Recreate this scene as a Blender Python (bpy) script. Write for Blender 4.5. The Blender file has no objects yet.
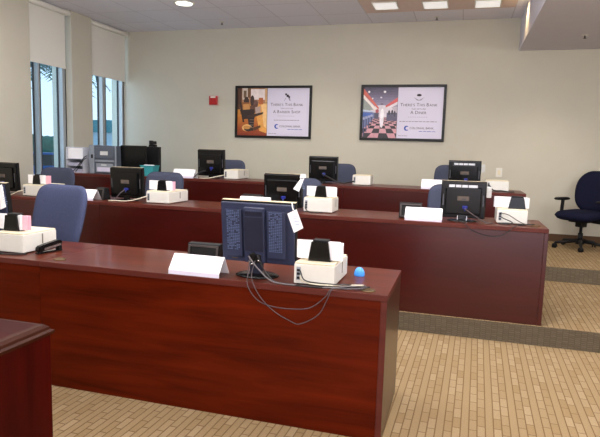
import bpy, bmesh, math, random
from mathutils import Vector, Matrix
random.seed(7)
PI = math.pi
scn = bpy.context.scene
COL = scn.collection

# ------------------------------------------------------------------ materials
MATS = {}
def lin(c):
    return tuple((v/12.92 if v <= .04045 else ((v+.055)/1.055)**2.4) for v in [x/255 for x in c])
def base_mat(name):
    m = bpy.data.materials.new(name); m.use_nodes = True
    nt = m.node_tree; b = nt.nodes['Principled BSDF']
    return m, nt, b
def mat(name, rgb, rough=.5, metal=0., var=.06, scale=30., spec=.5, emit=0., bump=0., alpha=1.):
    if name in MATS: return MATS[name]
    m, nt, b = base_mat(name)
    c = lin(rgb)
    tc = nt.nodes.new('ShaderNodeTexCoord'); nz = nt.nodes.new('ShaderNodeTexNoise')
    nz.inputs['Scale'].default_value = scale; nz.inputs['Detail'].default_value = 3
    nt.links.new(tc.outputs['Object'], nz.inputs['Vector'])
    rp = nt.nodes.new('ShaderNodeValToRGB')
    rp.color_ramp.elements[0].position = .3; rp.color_ramp.elements[1].position = .7
    rp.color_ramp.elements[0].color = tuple(v*(1-var) for v in c)+(1,)
    rp.color_ramp.elements[1].color = tuple(min(1, v*(1+var)) for v in c)+(1,)
    nt.links.new(nz.outputs['Fac'], rp.inputs['Fac']); nt.links.new(rp.outputs['Color'], b.inputs['Base Color'])
    b.inputs['Roughness'].default_value = rough; b.inputs['Metallic'].default_value = metal
    b.inputs['Specular IOR Level'].default_value = spec
    if emit:
        nt.links.new(rp.outputs['Color'], b.inputs['Emission Color']); b.inputs['Emission Strength'].default_value = emit
    if bump:
        bp = nt.nodes.new('ShaderNodeBump'); bp.inputs['Strength'].default_value = bump; bp.inputs['Distance'].default_value = .004
        nt.links.new(nz.outputs['Fac'], bp.inputs['Height']); nt.links.new(bp.outputs['Normal'], b.inputs['Normal'])
    if alpha < 1: b.inputs['Alpha'].default_value = alpha
    MATS[name] = m
    return m
def wood(name, dark, light, axis='X', rough=.28, coat=.3, spec=.3, coat_rough=.2):
    if name in MATS: return MATS[name]
    m, nt, b = base_mat(name)
    tc = nt.nodes.new('ShaderNodeTexCoord'); mp = nt.nodes.new('ShaderNodeMapping')
    mp.inputs['Scale'].default_value = {'X': (.9, 9, 9), 'Z': (9, 9, .9), 'Y': (9, .9, 9)}[axis]
    nt.links.new(tc.outputs['Object'], mp.inputs['Vector'])
    nz = nt.nodes.new('ShaderNodeTexNoise'); nz.inputs['Scale'].default_value = 1.6; nz.inputs['Detail'].default_value = 5
    nz.inputs['Distortion'].default_value = .5
    nt.links.new(mp.outputs['Vector'], nz.inputs['Vector'])
    mp2 = nt.nodes.new('ShaderNodeMapping')
    mp2.inputs['Scale'].default_value = {'X': (3, 110, 110), 'Z': (110, 110, 3), 'Y': (110, 3, 110)}[axis]
    nt.links.new(tc.outputs['Object'], mp2.inputs['Vector'])
    n2 = nt.nodes.new('ShaderNodeTexNoise'); n2.inputs['Scale'].default_value = 1.; n2.inputs['Detail'].default_value = 2
    nt.links.new(mp2.outputs['Vector'], n2.inputs['Vector'])
    mx = nt.nodes.new('ShaderNodeMath'); mx.operation = 'MULTIPLY_ADD'; mx.inputs[1].default_value = .20
    nt.links.new(n2.outputs['Fac'], mx.inputs[0]); nt.links.new(nz.outputs['Fac'], mx.inputs[2])
    rp = nt.nodes.new('ShaderNodeValToRGB')
    rp.color_ramp.elements[0].position = .25; rp.color_ramp.elements[1].position = .95
    rp.color_ramp.elements[0].color = lin(dark)+(1,); rp.color_ramp.elements[1].color = lin(light)+(1,)
    nt.links.new(mx.outputs[0], rp.inputs['Fac']); nt.links.new(rp.outputs['Color'], b.inputs['Base Color'])
    b.inputs['Roughness'].default_value = rough
    b.inputs['Specular IOR Level'].default_value = spec
    b.inputs['Coat Weight'].default_value = coat; b.inputs['Coat Roughness'].default_value = coat_rough
    MATS[name] = m
    return m
def bricks(name, c1, c2, mortar, bw, rh, ms, order='YX', loc=(0, 0, 0), offset=.5, rough=.95, bump=.5, fuzz=140., bias=0., fz=.25, rot=0., plain=None):
    """brick pattern in object space; order picks which object axes run along / across the bricks"""
    m, nt, b = base_mat(name)
    tc = nt.nodes.new('ShaderNodeTexCoord'); sp = nt.nodes.new('ShaderNodeSeparateXYZ'); cb = nt.nodes.new('ShaderNodeCombineXYZ')
    mp = nt.nodes.new('ShaderNodeMapping'); mp.inputs['Location'].default_value = loc; mp.inputs['Rotation'].default_value = (0, 0, rot)
    nt.links.new(tc.outputs['Object'], mp.inputs['Vector']); nt.links.new(mp.outputs['Vector'], sp.inputs[0])
    for i, a in enumerate(order): nt.links.new(sp.outputs[a], cb.inputs[i])
    br = nt.nodes.new('ShaderNodeTexBrick')
    br.inputs['Scale'].default_value = 1; br.inputs['Brick Width'].default_value = bw; br.inputs['Row Height'].default_value = rh
    br.inputs['Mortar Size'].default_value = ms; br.inputs['Mortar Smooth'].default_value = .35; br.inputs['Bias'].default_value = bias
    br.offset = offset; br.offset_frequency = 2
    br.inputs['Color1'].default_value = lin(c1)+(1,); br.inputs['Color2'].default_value = lin(c2)+(1,); br.inputs['Mortar'].default_value = lin(mortar)+(1,)
    nt.links.new(cb.outputs[0], br.inputs['Vector'])
    out_c, out_f = br.outputs['Color'], br.outputs['Fac']
    if plain:   # every third row is an unbroken lighter strip
        b2 = nt.nodes.new('ShaderNodeTexBrick'); b2.offset = 0
        for k_ in ('Scale', 'Row Height', 'Mortar Size', 'Mortar Smooth'): b2.inputs[k_].default_value = br.inputs[k_].default_value
        b2.inputs['Brick Width'].default_value = 400; b2.inputs['Mortar'].default_value = lin(mortar)+(1,)
        b2.inputs['Color1'].default_value = b2.inputs['Color2'].default_value = lin(plain)+(1,)
        sh = nt.nodes.new('ShaderNodeVectorMath'); sh.operation = 'ADD'; sh.inputs[1].default_value = (200, 0, 0)
        nt.links.new(cb.outputs[0], sh.inputs[0]); nt.links.new(sh.outputs[0], b2.inputs['Vector'])
        d_ = nt.nodes.new('ShaderNodeMath'); d_.operation = 'DIVIDE'; d_.inputs[1].default_value = rh
        fl = nt.nodes.new('ShaderNodeMath'); fl.operation = 'FLOOR'
        md = nt.nodes.new('ShaderNodeMath'); md.operation = 'FLOORED_MODULO'; md.inputs[1].default_value = 3
        ls = nt.nodes.new('ShaderNodeMath'); ls.operation = 'LESS_THAN'; ls.inputs[1].default_value = .5
        nt.links.new(sp.outputs[order[1]], d_.inputs[0]); nt.links.new(d_.outputs[0], fl.inputs[0]); nt.links.new(fl.outputs[0], md.inputs[0]); nt.links.new(md.outputs[0], ls.inputs[0])
        m1 = nt.nodes.new('ShaderNodeMix'); m1.data_type = 'RGBA'
        nt.links.new(ls.outputs[0], m1.inputs[0]); nt.links.new(out_c, m1.inputs[6]); nt.links.new(b2.outputs['Color'], m1.inputs[7])
        m2 = nt.nodes.new('ShaderNodeMix'); m2.data_type = 'FLOAT'
        nt.links.new(ls.outputs[0], m2.inputs[0]); nt.links.new(out_f, m2.inputs[2]); nt.links.new(b2.outputs['Fac'], m2.inputs[3])
        out_c, out_f = m1.outputs[2], m2.outputs[0]
    nz = nt.nodes.new('ShaderNodeTexNoise'); nz.inputs['Scale'].default_value = fuzz; nz.inputs['Detail'].default_value = 2
    nt.links.new(tc.outputs['Object'], nz.inputs['Vector'])
    mr = nt.nodes.new('ShaderNodeMapRange'); mr.inputs['To Min'].default_value = 1-fz; mr.inputs['To Max'].default_value = 1+fz
    nt.links.new(nz.outputs['Fac'], mr.inputs['Value'])
    mx = nt.nodes.new('ShaderNodeMix'); mx.data_type = 'RGBA'; mx.blend_type = 'MULTIPLY'; mx.inputs['Factor'].default_value = 1
    nt.links.new(out_c, mx.inputs[6]); nt.links.new(mr.outputs[0], mx.inputs[7])
    nt.links.new(mx.outputs[2], b.inputs['Base Color'])
    b.inputs['Roughness'].default_value = rough; b.inputs['Specular IOR Level'].default_value = .15
    if bump:
        inv = nt.nodes.new('ShaderNodeMath'); inv.operation = 'SUBTRACT'; inv.inputs[0].default_value = 1
        nt.links.new(out_f, inv.inputs[1])
        bp = nt.nodes.new('ShaderNodeBump'); bp.inputs['Strength'].default_value = bump; bp.inputs['Distance'].default_value = .004
        nt.links.new(inv.outputs[0], bp.inputs['Height']); nt.links.new(bp.outputs['Normal'], b.inputs['Normal'])
    MATS[name] = m
    return m
def glass(name, tint=(235, 245, 250), gloss=.10):
    m = bpy.data.materials.new(name); m.use_nodes = True; nt = m.node_tree; nt.nodes.clear()
    o = nt.nodes.new('ShaderNodeOutputMaterial'); t = nt.nodes.new('ShaderNodeBsdfTransparent'); g = nt.nodes.new('ShaderNodeBsdfGlossy')
    t.inputs['Color'].default_value = lin(tint)+(1,); g.inputs['Roughness'].default_value = .03
    x = nt.nodes.new('ShaderNodeMixShader'); x.inputs[0].default_value = .06
    nt.links.new(t.outputs[0], x.inputs[1]); nt.links.new(g.outputs[0], x.inputs[2]); nt.links.new(x.outputs[0], o.inputs[0])
    MATS[name] = m
    return m

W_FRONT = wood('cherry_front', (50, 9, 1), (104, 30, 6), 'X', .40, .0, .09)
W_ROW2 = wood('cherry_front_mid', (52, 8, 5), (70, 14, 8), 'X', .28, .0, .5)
W_TOP = wood('cherry_top', (60, 21, 10), (98, 40, 21), 'X', .34, .10, .15, .08)
W_EDGE = wood('cherry_edge', (76, 32, 26), (98, 46, 38), 'X', .4, .0, .2)
W_SIDE = wood('cherry_side', (46, 22, 12), (72, 40, 22), 'Z', .32, .3)  # browner than the fronts: carpet reflection put into the colour
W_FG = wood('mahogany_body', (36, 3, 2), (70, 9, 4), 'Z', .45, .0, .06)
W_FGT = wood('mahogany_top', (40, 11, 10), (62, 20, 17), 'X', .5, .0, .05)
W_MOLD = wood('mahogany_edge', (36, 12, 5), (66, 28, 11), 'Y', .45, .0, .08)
WALL = mat('wall_paint', (196, 191, 176), .9, var=.015, scale=4, spec=.2)
CEIL = bricks('ceiling_tile', (232, 229, 237), (228, 226, 234), (206, 202, 208), .618, .618, .007, 'XY', (1.345, -7.5, 0), 0, .9, .15, 60, fz=.05)
SOFF = mat('soffit_paint', (208, 206, 215), .9, var=.015, scale=6, spec=.2)
PANEL_WARM = mat('ceiling_panel_tan', (222, 200, 190), .9, var=.02)  # tan tint stands for warm light falling on these ceiling tiles
CARPET = bricks('carpet_strips', (158, 136, 104), (142, 118, 84), (114, 89, 60), .115, .0415, .0034, 'YX', (0, .01, 0), .5, .97, .6, rot=.026, plain=(148, 125, 92))
RISER_SHADED = bricks('carpet_riser', (108, 97, 80), (98, 87, 71), (82, 72, 58), .016, .042, .002, 'ZX', (0, .01, 0), .5, .97, .5)  # same carpet as the floor, riser shade put into darker, greyer colours
BASEB = mat('base_carpet', (92, 68, 48), .95, var=.15, scale=80)
ALU = mat('window_aluminium', (168, 172, 174), .45, .3, var=.03)
GASKET = mat('window_gasket', (44, 44, 46), .6)
SHADE = mat('shade_fabric', (226, 223, 214), .9, var=.02, scale=90, spec=.1)
GLASS = glass('window_glass')
BLACK = mat('black_plastic', (9, 9, 10), .25, var=.1, spec=.35)
BLACKM = mat('black_matte_plastic', (14, 13, 14), .55, var=.1, spec=.3)
SHELL = mat('dark_blue_grey_shell', (44, 49, 74), .5, var=.05, spec=.35)
SHELLD = mat('dark_blue_grey_recess', (30, 32, 50), .55, var=.08, spec=.3)
VENT = mat('vent_bars', (88, 102, 138), .6, var=.1)
BEZEL_LIT = mat('bezel_beige', (196, 178, 144), .45, var=.04)  # flash and ceiling reflection on dark bezel tops, put into the colour
SCREEN = mat('screen_dark', (12, 13, 16), .15)
WHITEP = mat('white_plastic', (222, 219, 210), .45, var=.02)
CREAMP = mat('cream_plastic', (226, 214, 184), .5, var=.03)
PAPER = mat('white_paper', (248, 246, 248), .8, var=.01)
PINK = mat('pink_paper', (246, 190, 206), .8, var=.02)
PAPERB = mat('lilac_card', (214, 208, 226), .8, var=.02)
FAB = mat('chair_fabric_blue', (70, 76, 104), .9, var=.22, scale=160, spec=.15, bump=.3)
FAB2 = mat('chair_fabric_slate', (70, 74, 92), .9, var=.18, scale=160, spec=.15, bump=.3)
FABN = mat('chair_fabric_navy', (24, 26, 46), .95, var=.2, scale=160, spec=.1, bump=.3)
CHROME = mat('bright_metal', (190, 190, 192), .25, .9)
BRASS = mat('grommet_brown', (92, 72, 40), .4, .4)
BLUEPL = mat('blue_plug', (26, 38, 130), .4)
CABLEG = mat('grey_cable', (74, 64, 68), .45)
CABLEB = mat('black_cable', (24, 22, 24), .4)
CABLEW = mat('cream_cable', (214, 206, 184), .5)
GREY = mat('printer_grey', (140, 146, 156), .5)
GREYD = mat('printer_dark_grey', (84, 90, 102), .5)
TEAL = mat('teal_plastic', (52, 148, 156), .5)
DOME = mat('blue_dome', (70, 150, 236), .2, emit=.25)  # faint emission added for the dome's glow, it is no lamp
RED = mat('alarm_red', (176, 14, 18), .4)
LIT = mat('lit_diffuser', (255, 252, 248), .5, emit=.55)
LITW = mat('lit_lens', (255, 250, 238), .5, emit=3.0)
FRAMEB = mat('black_frame', (12, 11, 13), .4, spec=.3)

# ------------------------------------------------------------------ mesh helpers
def B(): return bmesh.new()
def box(bm, x0, x1, y0, y1, z0, z1, mi=0, M=None, bev=0.):
    r = bmesh.ops.create_cube(bm, size=1)
    vs = r['verts']
    for v in vs:
        v.co = Vector(((x0+x1)/2+v.co.x*(x1-x0), (y0+y1)/2+v.co.y*(y1-y0), (z0+z1)/2+v.co.z*(z1-z0)))
    fs = set(f for v in vs for f in v.link_faces)
    for f in fs: f.material_index = mi
    if bev:
        es = list(set(e for v in vs for e in v.link_edges))
        rr = bmesh.ops.bevel(bm, geom=es, offset=bev, segments=2, affect='EDGES', profile=.6)
        vs = list(set(v for f in rr['faces'] for v in f.verts) | set(v for v in vs if v.is_valid))
        for f in set(f for v in vs for f in v.link_faces): f.material_index = mi
    if M is not None: bmesh.ops.transform(bm, matrix=M, verts=vs)
    return vs
def prism(bm, pts, axis, a, b, mi=0):
    """extrude a polygon given in the two other axes along axis from a to b"""
    def P(p, t):
        if axis == 'X': return (t, p[0], p[1])
        if axis == 'Y': return (p[0], t, p[1])
        return (p[0], p[1], t)
    v0 = [bm.verts.new(P(p, a)) for p in pts]; v1 = [bm.verts.new(P(p, b)) for p in pts]
    n = len(pts); fs = [bm.faces.new(v0), bm.faces.new(v1[::-1])]
    for i in range(n): fs.append(bm.faces.new((v0[i], v0[(i+1) % n], v1[(i+1) % n], v1[i])))
    for f in fs: f.material_index = mi
    bmesh.ops.recalc_face_normals(bm, faces=fs)
    return v0+v1
def lathe(bm, prof, c=(0, 0, 0), n=24, mi=0, sx=1, sy=1, M=None):
    rings = []; vs = []
    for r, z in prof:
        ring = [bm.verts.new((c[0]+r*sx*math.cos(2*PI*k/n), c[1]+r*sy*math.sin(2*PI*k/n), c[2]+z)) for k in range(n)]
        rings.append(ring); vs += ring
    fs = []
    for a, b in zip(rings, rings[1:]):
        for k in range(n): fs.append(bm.faces.new((a[k], a[(k+1) % n], b[(k+1) % n], b[k])))
    fs.append(bm.faces.new(rings[0][::-1])); fs.append(bm.faces.new(rings[-1]))
    for f in fs: f.material_index = mi; f.smooth = True
    fs[-1].smooth = fs[-2].smooth = False
    if M is not None: bmesh.ops.transform(bm, matrix=M, verts=vs)
    return vs
def smooth_pts(pts, sub=6):
    P = [Vector(p) for p in pts]; out = []
    for i in range(len(P)-1):
        p0 = P[i-1] if i else P[0]*2-P[1]; p1, p2 = P[i], P[i+1]; p3 = P[i+2] if i+2 < len(P) else P[-1]*2-P[-2]
        for k in range(sub):
            t = k/sub
            out.append(.5*((2*p1)+(p2-p0)*t+(2*p0-5*p1+4*p2-p3)*t*t+(3*p1-p0-3*p2+p3)*t**3))
    out.append(P[-1]); return out
def tube(bm, pts, r, n=8, mi=0, sm=True, sub=6):
    P = smooth_pts(pts, sub) if sm and len(pts) > 2 else [Vector(p) for p in pts]
    rad = r if callable(r) else (lambda t: r)
    up = Vector((0, 0, 1)); rings = []
    for i, p in enumerate(P):
        d = (P[min(i+1, len(P)-1)]-P[max(i-1, 0)]).normalized()
        if abs(d.dot(up)) > .98: u = Vector((1, 0, 0))
        else: u = up
        a = d.cross(u).normalized(); b = d.cross(a).normalized()
        if rings and i: # keep frame consistent
            a2 = (pa - d*pa.dot(d)).normalized(); a = a2; b = d.cross(a).normalized()
        pa = a; rr = rad(i/(len(P)-1))
        rings.append([bm.verts.new(p+a*rr*math.cos(2*PI*k/n)+b*rr*math.sin(2*PI*k/n)) for k in range(n)])
    fs = []
    for A, C in zip(rings, rings[1:]):
        for k in range(n): fs.append(bm.faces.new((A[k], A[(k+1) % n], C[(k+1) % n], C[k])))
    fs += [bm.faces.new(rings[0][::-1]), bm.faces.new(rings[-1])]
    for f in fs: f.material_index = mi; f.smooth = True
    bmesh.ops.recalc_face_normals(bm, faces=fs)
    return [v for R_ in rings for v in R_]
def pillow(bm, half_w, half_h, thick, nu=18, nv=18, curve=0., p=5., mi=0, pw=None):
    """closed cushion in the X-Z plane, bulging along -Y/+Y; half_w may be a function of v in -1..1"""
    grid = {}
    def pos(i, j, side):
        # square to superellipse
        a = -1+2*i/nu; b = -1+2*j/nv
        s = max(abs(a), abs(b))
        if s < 1e-6: x = z = 0.
        else:
            L = (abs(a)**p+abs(b)**p)**(1/p); x = a*s/L; z = b*s/L
        w = half_w(z) if callable(half_w) else half_w
        t = thick*(max(0., 1-s**4))**.5
        return Vector((x*w, side*t-curve*(x*x), z*half_h))
    for side in (-1, 1):
        for i in range(nu+1):
            for j in range(nv+1):
                edge = i in (0, nu) or j in (0, nv)
                if edge and side == 1: grid[(i, j, 1)] = grid[(i, j, -1)]
                else: grid[(i, j, side)] = bm.verts.new(pos(i, j, side))
    fs = []
    for side in (-1, 1):
        for i in range(nu):
            for j in range(nv):
                q = [grid[(i, j, side)], grid[(i+1, j, side)], grid[(i+1, j+1, side)], grid[(i, j+1, side)]]
                if side == 1: q.reverse()
                fs.append(bm.faces.new(q))
    for f in fs: f.smooth = True; f.material_index = mi
    bmesh.ops.recalc_face_normals(bm, faces=fs)
    return list(set(grid.values()))
def obj(name, bm, mats, parent=None, label=None, loc=None, rot=None):
    me = bpy.data.meshes.new(name); bm.normal_update(); bm.to_mesh(me); bm.free()
    for m in (mats if isinstance(mats, (list, tuple)) else [mats]): me.materials.append(m)
    o = bpy.data.objects.new(name, me); COL.objects.link(o)
    if parent is not None: o.parent = parent
    if loc: o.location = loc
    if rot: o.rotation_euler = rot
    if label: o['label'] = label
    return o
def tag(o, label, cat, group=None, kind=None):
    o['label'] = label; o['category'] = cat
    if group: o['group'] = group
    if kind: o['kind'] = kind
    return o
def thing(name, label, cat, loc=(0, 0, 0), rotz=0., group=None):
    o = bpy.data.objects.new(name, None); COL.objects.link(o); o.empty_display_size = .1
    o.location = loc; o.rotation_euler = (0, 0, rotz)
    return tag(o, label, cat, group)
def struct(name, bm, m, parent=None):
    o = obj(name, bm, m, parent)
    if parent is None: o['kind'] = 'structure'
    return o
def dup(root, loc=None, rotz=None, label=None, group=None):
    kids = {}
    def cp(o, par):
        c = o.copy(); COL.objects.link(c)
        if par is not None: c.parent = par
        for ch in list(o.children): cp(ch, c)
        return c
    r = cp(root, None)
    if loc: r.location = loc
    if rotz is not None: r.rotation_euler = (0, 0, rotz)
    if label: r['label'] = label
    if group: r['group'] = group
    return r
def T(x=0, y=0, z=0): return Matrix.Translation((x, y, z))
def RX(a): return Matrix.Rotation(a, 4, 'X')
def RY(a): return Matrix.Rotation(a, 4, 'Y')
def RZ(a): return Matrix.Rotation(a, 4, 'Z')

# ------------------------------------------------------------------ dimensions (metres)
S = .151; Z1, Z2, Z3 = .74, .74+S, .74+2*S
D1, D2, D3 = 2.578, 4.404, 6.1345
XL, YB, ZC, ZS = -5.3243, 8.087, 3.2534, 2.8296
XR, YF = 4.2, -2.6
LW = -5.66      # outer face of the window wall

# ------------------------------------------------------------------ room
bm = B(); box(bm, LW, XR, YF-.1, D2-.012, -.12, 0)
struct('floor', bm, CARPET)
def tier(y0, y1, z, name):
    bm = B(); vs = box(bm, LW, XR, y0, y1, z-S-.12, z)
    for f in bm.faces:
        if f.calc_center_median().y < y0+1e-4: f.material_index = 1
    return struct(name, bm, [CARPET, RISER_SHADED])
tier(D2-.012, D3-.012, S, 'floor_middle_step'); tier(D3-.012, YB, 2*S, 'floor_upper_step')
bm = B(); box(bm, LW, XR+.1, YB, YB+.15, -.12, ZC+.1); struct('wall_back', bm, WALL)
bm = B(); box(bm, XR, XR+.12, YF-.1, YB, -.12, ZC+.1); struct('wall_right', bm, WALL)
bm = B(); box(bm, LW, XR, YF-.22, YF-.1, -.12, ZC+.1); struct('wall_front', bm, WALL)
WY = [(5.912, 6.692), (7.133, 8.087)]; SILL = .95; HEAD = 3.22
bm = B()
box(bm, LW, XL, YF-.1, WY[0][0], 0, ZC)
box(bm, LW, XL, WY[0][1], WY[1][0], 0, ZC)
for a, b in WY:
    box(bm, LW, -5.40, a, b, 0, SILL); box(bm, LW, -5.43, a, b, HEAD, ZC)
struct('wall_left', bm, WALL)
bm = B(); box(bm, LW, XR, YF-.1, YB, ZC, ZC+.1); struct('ceiling', bm, CEIL)
bm = B(); box(bm, .632, XR, 1.0, YB, ZS, ZC); struct('ceiling_soffit', bm, SOFF)
bm = B(); box(bm, -1.338, .508, 5.6, 7.5, ZC-.004, ZC); struct('ceiling_panel', bm, PANEL_WARM)
bm = B(); box(bm, XL, XR, YB-.012, YB, 2*S, 2*S+.1, bev=.003); struct('baseboard_back', bm, BASEB)

# windows: aluminium frame, mullion, panes
for n, (a, b) in enumerate(WY):
    f = B(); x0, x1 = -5.53, -5.43
    fw = .055
    m0 = (6.16, 6.20) if n == 0 else (7.52, 7.60)
    for (ya, yb_) in ((a+.002, a+fw), m0, (b-.07 if n == 0 else b-.052, b-.002)):
        box(f, x0, x1, ya, yb_, SILL, HEAD, 0)
        box(f, x1-.004, x1+.004, yb_-.014, yb_+.0, SILL, HEAD, 1)
        box(f, x0+.008, x0+.03, ya-.012, ya+.0, SILL, HEAD, 1)
    box(f, x0, x1, a+.002, b-.002, SILL, SILL+fw, 0); box(f, x0, x1, a+.002, b-.002, HEAD-fw, HEAD-.001, 0)
    w = struct('window_%d' % (n+1), f, [ALU, GASKET])
    for (ya, yb_) in ((a+fw, m0[0]), (m0[1], b-.06)):
        p = B(); box(p, x0+.016, x0+.022, ya, yb_, SILL+fw, HEAD-fw); struct('pane', p, GLASS, w)
# roller shades
for n, (a, b) in enumerate(WY):
    y0, y1 = a+.03, b-(.06 if n == 0 else .035)
    t = thing('roller_shade', ['cream roller shade half lowered over the window nearer the camera, at the left frame edge',
                               'cream roller shade half lowered over the window in the back left corner'][n], 'shade', (0, 0, 0), group='roller shades')
    f = B(); box(f, -5.382, -5.379, y0, y1, 2.47, 3.2, 0); obj('shade_cloth', f, SHADE, t)
    f = B(); box(f, -5.388, -5.373, y0, y1, 2.455, 2.475, 0, bev=.003); obj('hem_bar', f, SHADE, t)
    f = B(); lathe(f, [(.034, 0), (.036, .004), (.036, b-a-.018), (.034, b-a-.014)], n=20, M=T(-5.355, a+.008, ZC-.045) @ RX(-PI/2)); obj('roller_tube', f, SHADE, t)
    f = B(); box(f, -5.40, -5.32, y1+.002, y1+.01, ZC-.085, ZC, 0); obj('bracket', f, SHADE, t)

# ------------------------------------------------------------------ desks
def desk(x0, x1, y0, depth, z, name, label, front, group, end=False):
    t = thing(name, label, 'desk', ((x0+x1)/2, y0, z-.74), group=group)
    hw = (x1-x0)/2-.0012
    f = B(); box(f, -hw, hw, 0, depth, .708, .74, 0, bev=.003)
    for fc in f.faces:
        if fc.calc_center_median().y < .004 or abs(fc.calc_center_median().x) > hw-.004: fc.material_index = 1
    obj('desktop', f, [W_TOP, W_EDGE], t)
    for s in (-1, 1):
        f = B(); a, b = sorted((s*hw, s*(hw-.03))); box(f, a, b, .004 if (end and s > 0) else .0305, depth-.01, 0, .707, 0, bev=.002)
        for fc in f.faces:
            if fc.calc_center_median().y < .008: fc.material_index = 1
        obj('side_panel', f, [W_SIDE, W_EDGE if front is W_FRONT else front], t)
    f = B(); box(f, -hw, hw-(.0305 if end else 0), .006, .030, .0, .707, 0, bev=.001); obj('front_panel', f, front, t)
    # drawer pedestal on the seated side
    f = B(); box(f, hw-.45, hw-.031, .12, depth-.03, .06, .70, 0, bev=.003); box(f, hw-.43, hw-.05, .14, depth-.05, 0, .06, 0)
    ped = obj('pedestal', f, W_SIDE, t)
    for k in range(3):
        f = B(); box(f, hw-.445, hw-.036, depth-.029, depth-.012, .07+k*.21, .27+k*.21, 0, bev=.003); dr = obj('drawer', f, front, ped)
        f = B(); tube(f, [(hw-.30, depth-.012, .2+k*.21), (hw-.29, depth+.012, .2+k*.21), (hw-.19, depth+.012, .2+k*.21), (hw-.18, depth-.012, .2+k*.21)], .005, 6); dr2 = obj('drawer_handle', f, CHROME, ped)
    return t
desk(-2.305, -.3012, D1, .622, Z1, 'long_desk', 'cherry desk of the front row, right unit carrying the blue dome', W_FRONT, 'front row desks', True)
desk(-4.30, -2.305, D1, .622, Z1, 'long_desk', 'cherry desk of the front row, left unit under the black stapler', W_FRONT, 'front row desks')
X2 = [.6484, -1.293, -3.234, -5.175]
lab2 = ['cherry desk of the middle row, right unit with its end on the carpeted step', 'cherry desk of the middle row, central unit behind the dark blue monitor', 'cherry desk of the middle row, left unit behind the blue chair']
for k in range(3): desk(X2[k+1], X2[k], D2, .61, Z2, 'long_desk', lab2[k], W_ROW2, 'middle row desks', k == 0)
lab3 = ['cherry desk of the back row, right unit ending near the light switch', 'cherry desk of the back row, central unit below the left poster', 'cherry desk of the back row, left unit carrying the grey printer near the windows']
X3 = [.6567, -1.285, -3.22, -5.16]
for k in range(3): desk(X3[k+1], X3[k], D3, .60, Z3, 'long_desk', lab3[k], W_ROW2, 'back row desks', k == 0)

# foreground desk with moulded edge
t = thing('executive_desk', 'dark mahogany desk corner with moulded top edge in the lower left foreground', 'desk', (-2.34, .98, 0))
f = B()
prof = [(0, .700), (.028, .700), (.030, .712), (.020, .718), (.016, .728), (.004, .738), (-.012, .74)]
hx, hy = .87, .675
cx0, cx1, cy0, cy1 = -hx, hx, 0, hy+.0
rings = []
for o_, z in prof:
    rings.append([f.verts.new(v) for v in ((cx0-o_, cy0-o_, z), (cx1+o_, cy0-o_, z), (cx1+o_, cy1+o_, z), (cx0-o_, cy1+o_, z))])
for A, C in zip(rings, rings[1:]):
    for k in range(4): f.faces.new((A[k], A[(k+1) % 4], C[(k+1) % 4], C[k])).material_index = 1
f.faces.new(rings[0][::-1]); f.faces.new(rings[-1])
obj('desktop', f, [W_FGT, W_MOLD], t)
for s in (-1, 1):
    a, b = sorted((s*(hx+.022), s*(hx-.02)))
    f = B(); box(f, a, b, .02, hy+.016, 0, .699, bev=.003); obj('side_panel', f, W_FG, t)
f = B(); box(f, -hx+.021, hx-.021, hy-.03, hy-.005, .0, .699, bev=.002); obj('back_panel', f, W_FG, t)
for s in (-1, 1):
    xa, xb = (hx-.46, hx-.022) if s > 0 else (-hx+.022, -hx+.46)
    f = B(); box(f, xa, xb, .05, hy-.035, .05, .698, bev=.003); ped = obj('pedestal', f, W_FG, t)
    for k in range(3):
        f = B(); box(f, xa+.01, xb-.01, .034, .049, .06+k*.21, .26+k*.21, bev=.004); obj('drawer', f, W_FG, ped)

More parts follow.
